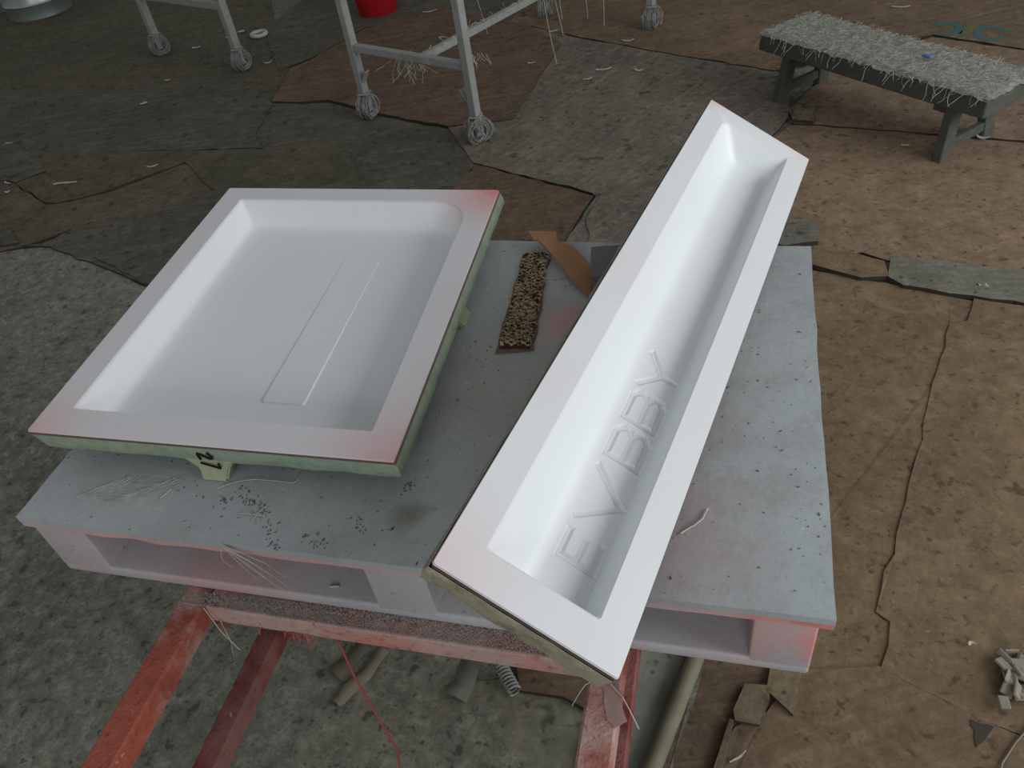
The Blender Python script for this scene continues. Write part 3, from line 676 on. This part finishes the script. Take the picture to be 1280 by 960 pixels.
# ---------------------------------------------------------------- wheeled tube trolleys
def caster(parent, p, ang):
    x, y = p
    bm = BM(); bx(bm, (x, y, .118), (.05, .05, .008), None, .002)
    for s in (-1, 1):
        bx(bm, (x+s*.019*math.cos(ang), y+s*.019*math.sin(ang), .078), (.004, .03, .08), Matrix.Rotation(ang, 3, 'Z'))
    c = obj('caster', bm, m_steel, parent)
    base = Vector(parent['base'])
    c['local'] = 1
    M = Matrix.Translation((x, y, .052)) @ Matrix.Rotation(ang, 4, 'Z')
    bm = BM(); lathe(bm, [(.012, -.016), (.044, -.015), (.05, -.010), (.05, .010), (.044, .015), (.012, .016)], 20, (0, 0, 0), 'x')
    bmesh.ops.transform(bm, matrix=M, verts=bm.verts); bmesh.ops.translate(bm, verts=bm.verts, vec=-base); obj('wheel', bm, m_rubber, c, 40)
    bm = BM()
    for k in range(150):
        rr_ = rng(.030, .060); ph = R.random()*6; ln = rng(1.2, 4.); px = rng(-.026, .026); tl = rng(-.25, .25); pts = []
        for i in range(9):
            an = ph+ln*i/8; pts.append(M @ Vector((px+tl*rr_*math.cos(an)+R.gauss(0, .002), rr_*math.cos(an), max(-.05, rr_*math.sin(an)+.004))))
        ribbon3(bm, pts, .0022)
    for k in range(90):
        a = R.random()*6.28; pp_ = M @ Vector((.03*math.cos(a), .035*math.sin(a), rng(.0, .075)))
        ribbon3(bm, strand_pts(pp_, (math.cos(a)*.3, math.sin(a)*.3, -1), rng(.02, .05), .25, 4), .0012)
    for v in bm.verts: v.co.z = max(.001, v.co.z)
    bmesh.ops.translate(bm, verts=bm.verts, vec=-base); obj('fibre_wrap', bm, m_fibred, c, None, 'stuff')
def trolley(label, P, tw, hcross, beam):
    base = (sum(p[0] for p in P)/4, sum(p[1] for p in P)/4, 0)
    t = thing('tube_trolley', label, 'trolley', base, None, 'dusty wheeled tube trolleys')
    Hh = .86
    for (x, y) in P:
        bm = BM(); bx(bm, (x, y, (.122+Hh)/2), (tw, tw, Hh-.122), Matrix.Rotation(TA, 3, 'Z'), .003); obj('leg', bm, m_steel, t)
        caster(t, (x, y), TA+rng(-.5, .5))
    a, b, c, d = [Vector((p[0], p[1], 0)) for p in P]
    for (p, q, z) in ((a, b, hcross), (d, c, hcross), (a, b, Hh-.02), (d, c, Hh-.02), (a, d, Hh-.02), (b, c, Hh-.02)):
        bm = BM(); dv = (q-p).normalized()*tw/2
        bar(bm, p+dv+Vector((0, 0, z)), q-dv+Vector((0, 0, z)), tw*.8, tw*.9, .003); obj('cross_bar', bm, m_steel, t)
    if beam:
        bm = BM(); z = Vector((0, 0, hcross)); bar(bm, a.lerp(b, .62)+(d-a).normalized()*tw*.45+z, d.lerp(c, .62)-(d-a).normalized()*tw*.45+z, tw*.85, tw*.8); obj('long_beam', bm, m_steel, t)
        for (p, q) in ((a, b), (b, a)):
            bm = BM(); dv = (q-p).normalized(); bar(bm, p+dv*.012+Vector((0, 0, .165)), p+dv*.055+Vector((0, 0, .225)), .03, .006, .001); obj('brace_tab', bm, m_steel, t)
        bm = BM()
        for (x, y, z, n, l0, l1) in ((a.lerp(b, .5).x, a.lerp(b, .5).y, hcross-.005, 34, .05, .13), (b.x+.02, b.y+.03, .36, 14, .03, .07)):
            for k in range(n): ribbon3(bm, strand_pts((x+R.gauss(0, .03), y+R.gauss(0, .012), z), (R.gauss(0, .25), R.gauss(0, .2), -1), rng(l0, l1), .3, 5), .0009)
        for f in (.28, .31, .36, .5, .62): 
            p = b.lerp(c, f)+Vector((.06, 0, 0)); L0 = rng(.28, .5)
            tube(bm, strand_pts((p.x, p.y, Hh-.03), (0, 0, -1), L0+.2, .04, 6), .0012, 4)
        for f in (.05, .12): 
            p = a.lerp(c, f+.25); tube(bm, strand_pts((p.x, p.y, Hh-.03), (0, 0, -1), .62, .05, 6), .0012, 4)
        for k in range(90):
            p = a.lerp(b, .62)+(d.lerp(c, .62)-a.lerp(b, .62))*R.random()
            ribbon3(bm, strand_pts((p.x+R.gauss(0, .008), p.y, hcross+tw*.42), (R.gauss(0, 1), R.gauss(0, 1), .1), rng(.02, .05), .3, 3), .0012)
        obj('fibre_strands', bm, m_fibre, t, None, 'stuff')
    return t
TA = math.atan2(-.266, .605)
pA = Vector((-.601, 2.763)); pB = Vector((.004, 2.497)); dv = Vector((.60, 1.225))
trolley('dusty white tube trolley with fibre-wrapped casters nearer the trays', [pA, pB, pB+dv, pA+dv], .037, .325, True)
pA = Vector((-2.307, 3.697)); pB = Vector((-1.596, 3.397)); dv = Vector((.52, 1.2))
trolley('tube trolley in shadow at the upper left', [pA, pB, pB+dv, pA+dv], .042, .34, False)

# ---------------------------------------------------------------- low bench
bc = Vector((1.56, 2.64)); ba = math.radians(-43.5)
bd = Vector((math.cos(ba), math.sin(ba))); bn = Vector((-bd.y, bd.x)); BR_ = Matrix.Rotation(ba, 3, 'Z')
bench = thing('low_bench', 'low dark wooden bench whose seat is covered in matted glass fibre', 'bench', (bc.x, bc.y, 0))
sc = [(1.145,2.859,0.260),(1.314,3.097,0.260),(2.034,2.460,0.260),(1.808,2.191,0.260)]
sz = .262
ctr = Vector((0, 0))
for p in sc: ctr += Vector((p[0], p[1]))/4
SL, SWd = .98, .285
def bw(x, y, z): v = ctr+bd*x+bn*y; return Vector((v.x, v.y, z))
bm = BM(); bx(bm, bw(0, 0, sz-.034), (SL, SWd, .064), BR_, .004); obj('seat', bm, m_wood, bench)
bm = BM()
nx_, ny_ = 48, 16; g = {}
for i in range(nx_+1):
    for j in range(ny_+1):
        e = min(i, nx_-i, (j)*1.0, (ny_-j)*1.0)
        g[i, j] = bm.verts.new(bw((i/nx_-.5)*SL*1.01+R.gauss(0, .003), (j/ny_-.5)*SWd*1.02+R.gauss(0, .002), sz+(.006+abs(R.gauss(0, .004)) if e > 0 else -.002+R.gauss(0, .004))))
for i in range(nx_):
    for j in range(ny_): bm.faces.new((g[i, j], g[i+1, j], g[i+1, j+1], g[i, j+1]))
obj('matting', bm, simple('felted_fibre', srgb(150, 150, 140), .95, .8, 70, 0., .5), bench, None, 'stuff')
bm = BM()
for k in range(5200):
    x, y = rng(-.5, .5)*SL, rng(-.5, .5)*SWd; a = R.random()*6.28
    ribbon3(bm, strand_pts(bw(x*.985, y*.95, sz+rng(.004, .010)), (math.cos(a), math.sin(a), R.gauss(0, .05)), rng(.010, .03), .3, 2), .0005)
for k in range(70):
    x = rng(-.48, .48)*SL
    ribbon3(bm, strand_pts(bw(x, -SWd*.5-.003, sz+.006), (bd.x*R.gauss(0, .5)-bn.x*.3, bd.y*R.gauss(0, .5)-bn.y*.3, -.6), rng(.015, .07), .3, 5, .1), .0008)
obj('fibre_strands', bm, m_fibre, bench, None, 'stuff')
fx, fy = .36, .105
for (x, y) in ((-fx, -fy), (fx, -fy), (-fx, fy), (fx, fy)):
    bm = BM(); s = 1 if x > 0 else -1
    top = bw(x*1.0, y*.9, sz-.064); bot = bw(x+s*.012, y*1.18, 0)
    bar(bm, bot, top, .058, .034, .003, (bd.x, bd.y, 0)); 
    for v in bm.verts: v.co.z = max(0, min(sz-.066, v.co.z))
    obj('leg', bm, m_wood, bench)
for s in (-1, 1):
    bm = BM(); bar(bm, bw(s*(fx+.01), -fy, .055), bw(s*(fx+.01), fy, .055), .022, .036, .002); obj('stretcher', bm, m_wood, bench)
    bm = BM(); bx(bm, bw(s*(fx-.045), -fy*.9, sz-.084), (.05, .03, .034), BR_, .003); obj('corner_gusset', bm, m_wood, bench)
bm = BM(); pb = [(1.672,2.536,0.285),(1.708,2.533,0.285)]
bx(bm, Vector(pb[0]).lerp(Vector(pb[1]), .5), (.035, .016, .01), BR_, .003); tag(obj('plastic_scrap', bm, m_blue), 'small blue plastic scrap lying on the bench seat', 'scrap')

# ---------------------------------------------------------------- buckets
bk = thing('bucket', 'red plastic bucket standing behind the white trolley', 'bucket', (-1.09, 4.22, 0))
bm = BM(); lathe(bm, [(.0, .004), (.105, .004), (.11, 0.0), (.115, .006), (.15, .25), (.156, .25), (.156, .265), (.147, .265), (.11, .012), (0.001, .012)], 32, (-1.09, 4.22, 0), 'z', False); obj('pail', bm, m_redpl, bk, 40)
bm = BM(); tube(bm, [(-1.09+.157*math.cos(a), 4.22+.05*math.sin(a)*0-.03*math.sin(a), .255-.09*math.sin(a)) for a in [k*math.pi/12 for k in range(13)]], .003, 6); obj('handle', bm, m_steel, bk, 40)
dr = thing('drum', 'galvanised metal drum with ribbed side at the top left corner', 'drum', (-3.93, 4.66, 0))
bm = BM(); prof = [(.0, .003), (.215, .003), (.22, 0.), (.22, .02)]
for z in (.1, .3): prof += [(.22, z-.012), (.227, z), (.22, z+.012)]
prof += [(.22, .5), (.226, .505), (.215, .505), (.212, .02), (.001, .02)]
lathe(bm, prof, 40, (-3.93, 4.66, 0), 'z', False); obj('shell', bm, m_galv, dr, 50)
bm = BM(); lathe(bm, [(.2195, .495), (.228, .497), (.228, .511), (.2195, .513)], 40, (-3.93, 4.66, 0), 'z', False); obj('rim', bm, m_galv, dr, 50)
bm = BM(); slab(bm, [(-5.619,5.614),(-4.850,5.309),(-4.570,5.182),(-4.270,4.735),(-4.687,4.660)], 0, .05, .002, .05)
tag(obj('grey_box_lid', bm, simple('teal_grey_sheet', srgb(112, 128, 122), .7, .5, 20)), 'low teal grey panel beside the metal drum', 'panel')

# ---------------------------------------------------------------- litter on the floor
def flake(label, px, L, w, ang=0., mat=None, th=.002, name='scrap', curlz=.004):
    L *= .75; w *= .8
    bm = BM(); x, y = px; n = 6; d = Vector((math.cos(ang), math.sin(ang))); s = Vector((-d.y, d.x)); T, B = [], []
    for i in range(n+1):
        f = i/n-.5; ww = w*(1-1.5*abs(f)*R.random())*rng(.45, 1.)/2
        z = .0165+curlz*(f*2)**2*R.uniform(.5, 1.3)
        for sg in (-1, 1):
            p = Vector((x, y))+d*L*f+s*(sg*ww*rng(.7, 1.2)+w*.25*math.sin(f*5+x*9))
            T.append(bm.verts.new((p.x, p.y, z+th))); B.append(bm.verts.new((p.x, p.y, z)))
    for i in range(n):
        a = i*2
        bm.faces.new((T[a], T[a+1], T[a+3], T[a+2])); bm.faces.new((B[a], B[a+2], B[a+3], B[a+1]))
        bm.faces.new((T[a], T[a+2], B[a+2], B[a])); bm.faces.new((T[a+1], B[a+1], B[a+3], T[a+3]))
    bm.faces.new((T[0], B[0], B[1], T[1])); bm.faces.new((T[-2], T[-1], B[-1], B[-2]))
    return tag(obj(name, bm, mat or m_white), label, 'scrap')
L_ = [
 ('grey white strip lying on the dark floor left of the square tray', [(-1.837,2.123)][0], .15, .028, .25, simple('dull_white_strip', srgb(186, 186, 178), .7, .3)),
 ('white flake by the bench shadow, left of a smaller one', [(0.435,3.192)][0], .10, .02, .35, None),
 ('white flake on plywood nearest the long tray top, between trolley and bench', [(0.603,3.169)][0], .055, .03, -.3, None),
 ('thin white shred on plywood below the two white flakes', [(0.375,3.087)][0], .06, .014, .5, None),
 ('small white shred on the floor below the red-brown board edge', [(0.062,3.302)][0], .05, .014, .1, None),
 ('white shred on the seam near the far trolley casters', [(0.506,3.543)][0], .08, .02, .1, None),
 ('pale curled shred behind the far trolley leg', [(0.095,3.723)][0], .07, .03, .3, None),
 ('pale flake on the dark grey strip at the right edge', [(1.761,1.536)][0], .03, .022, .4, None),
 ('small pale flake on brown board at the right', [(1.545,0.369)][0], .022, .012, .3, None),
 ('pale splinter at the bottom right beside the crack', [(1.122,0.078)][0], .05, .007, .8, None),
 ('white flake in front of the right bench leg', [(1.652,2.396)][0], .035, .018, .1, None),
 ('white scrap under the right back bench leg', [(1.914,2.451)][0], .06, .03, -.5, None),
 ('pale scrap on top right brown board', [(1.792,3.827)][0], .11, .02, .0, None),
 ('white bit beside the shadowed trolley leg', [(-1.904,3.971)][0], .06, .05, .2, None),
 ('white bit left of the shadowed trolley leg', [(-1.954,3.886)][0], .04, .03, 1., None),
 ('white shreds near the shadowed trolley caster', [(-1.469,3.452)][0], .06, .02, .3, None),
 ('pale smear of scrap between the two shadowed trolley wheels', [(-2.086,3.736)][0], .07, .03, .0, None),
 ('yellow scrap on dark floor below the shadowed trolley', [(-1.989,3.255)][0], .04, .02, .1, m_yellow),
 ('pale pebble-like scrap on dark floor above the square tray', [(-1.955,2.958)][0], .05, .04, .4, None),
 ('white shred at the left edge on a board seam', [(-2.156,2.123)][0], .06, .012, -.4, None),
 ('small pale lump at the left edge below the shred', [(-2.092,2.044)][0], .03, .02, .4, None),
 ('thin white sliver above the square tray left corner', [(-1.474,2.274)][0], .07, .012, .4, None),
 ('white sliver near the left edge on a dark seam', [(-2.471,2.522)][0], .06, .012, .1, None),
 ('white shred in front of the red bucket', [(-0.734,4.145)][0], .11, .025, .3, None),
 ('tiny pale flake under the bench', [(1.324,2.689)][0], .03, .02, .3, None),
]
for (lab, px, L, w, a, m) in L_: flake(lab, px, L, w, a, m)
bm = BM(); pr_ = [(-1.747,3.900)][0]
tube(bm, [(pr_[0]+.045*math.cos(k*math.pi/8), pr_[1]+.045*math.sin(k*math.pi/8), .022) for k in range(17)], .012, 8)
tag(obj('ring_scrap', bm, m_white, None, 60), 'pale ring lying right of the shadowed trolley leg', 'ring')
# clump at the right edge
cl = [(1.617,0.307)][0]
bm = BM()
for k in range(26):
    M = Matrix.Rotation(R.random()*6, 3, 'Z') @ Matrix.Rotation(R.gauss(0, .5), 3, 'X')
    bx(bm, (cl[0]+R.gauss(0, .018), cl[1]+R.gauss(0, .03), .018+rng(0, .012)), (rng(.018, .036), rng(.014, .03), rng(.003, .008)), M, .002)
tag(obj('resin_rubble', bm, simple('grey_rubble', srgb(150, 142, 128), .9, .6, 30), None, None, 'stuff'), 'heap of broken grey resin flakes at the right edge', 'rubble')
bm = BM(); slab(bm, [(1.520,0.218),(1.556,0.211),(1.542,0.191),(1.521,0.168)], .0, .0135, .002, .01)
o = obj('tar_patch', bm, simple('dark_tar', srgb(64, 62, 52), .8), floor); o['label'] = 'dark chipped patch at the board edge'
thread('thin grey wire curving on the floor at bottom right', [[(1.617,0.224,0.016),(1.582,0.183,0.016),(1.555,0.144,0.016),(1.539,0.094,0.016)]], .002, m_scr, 'wire')
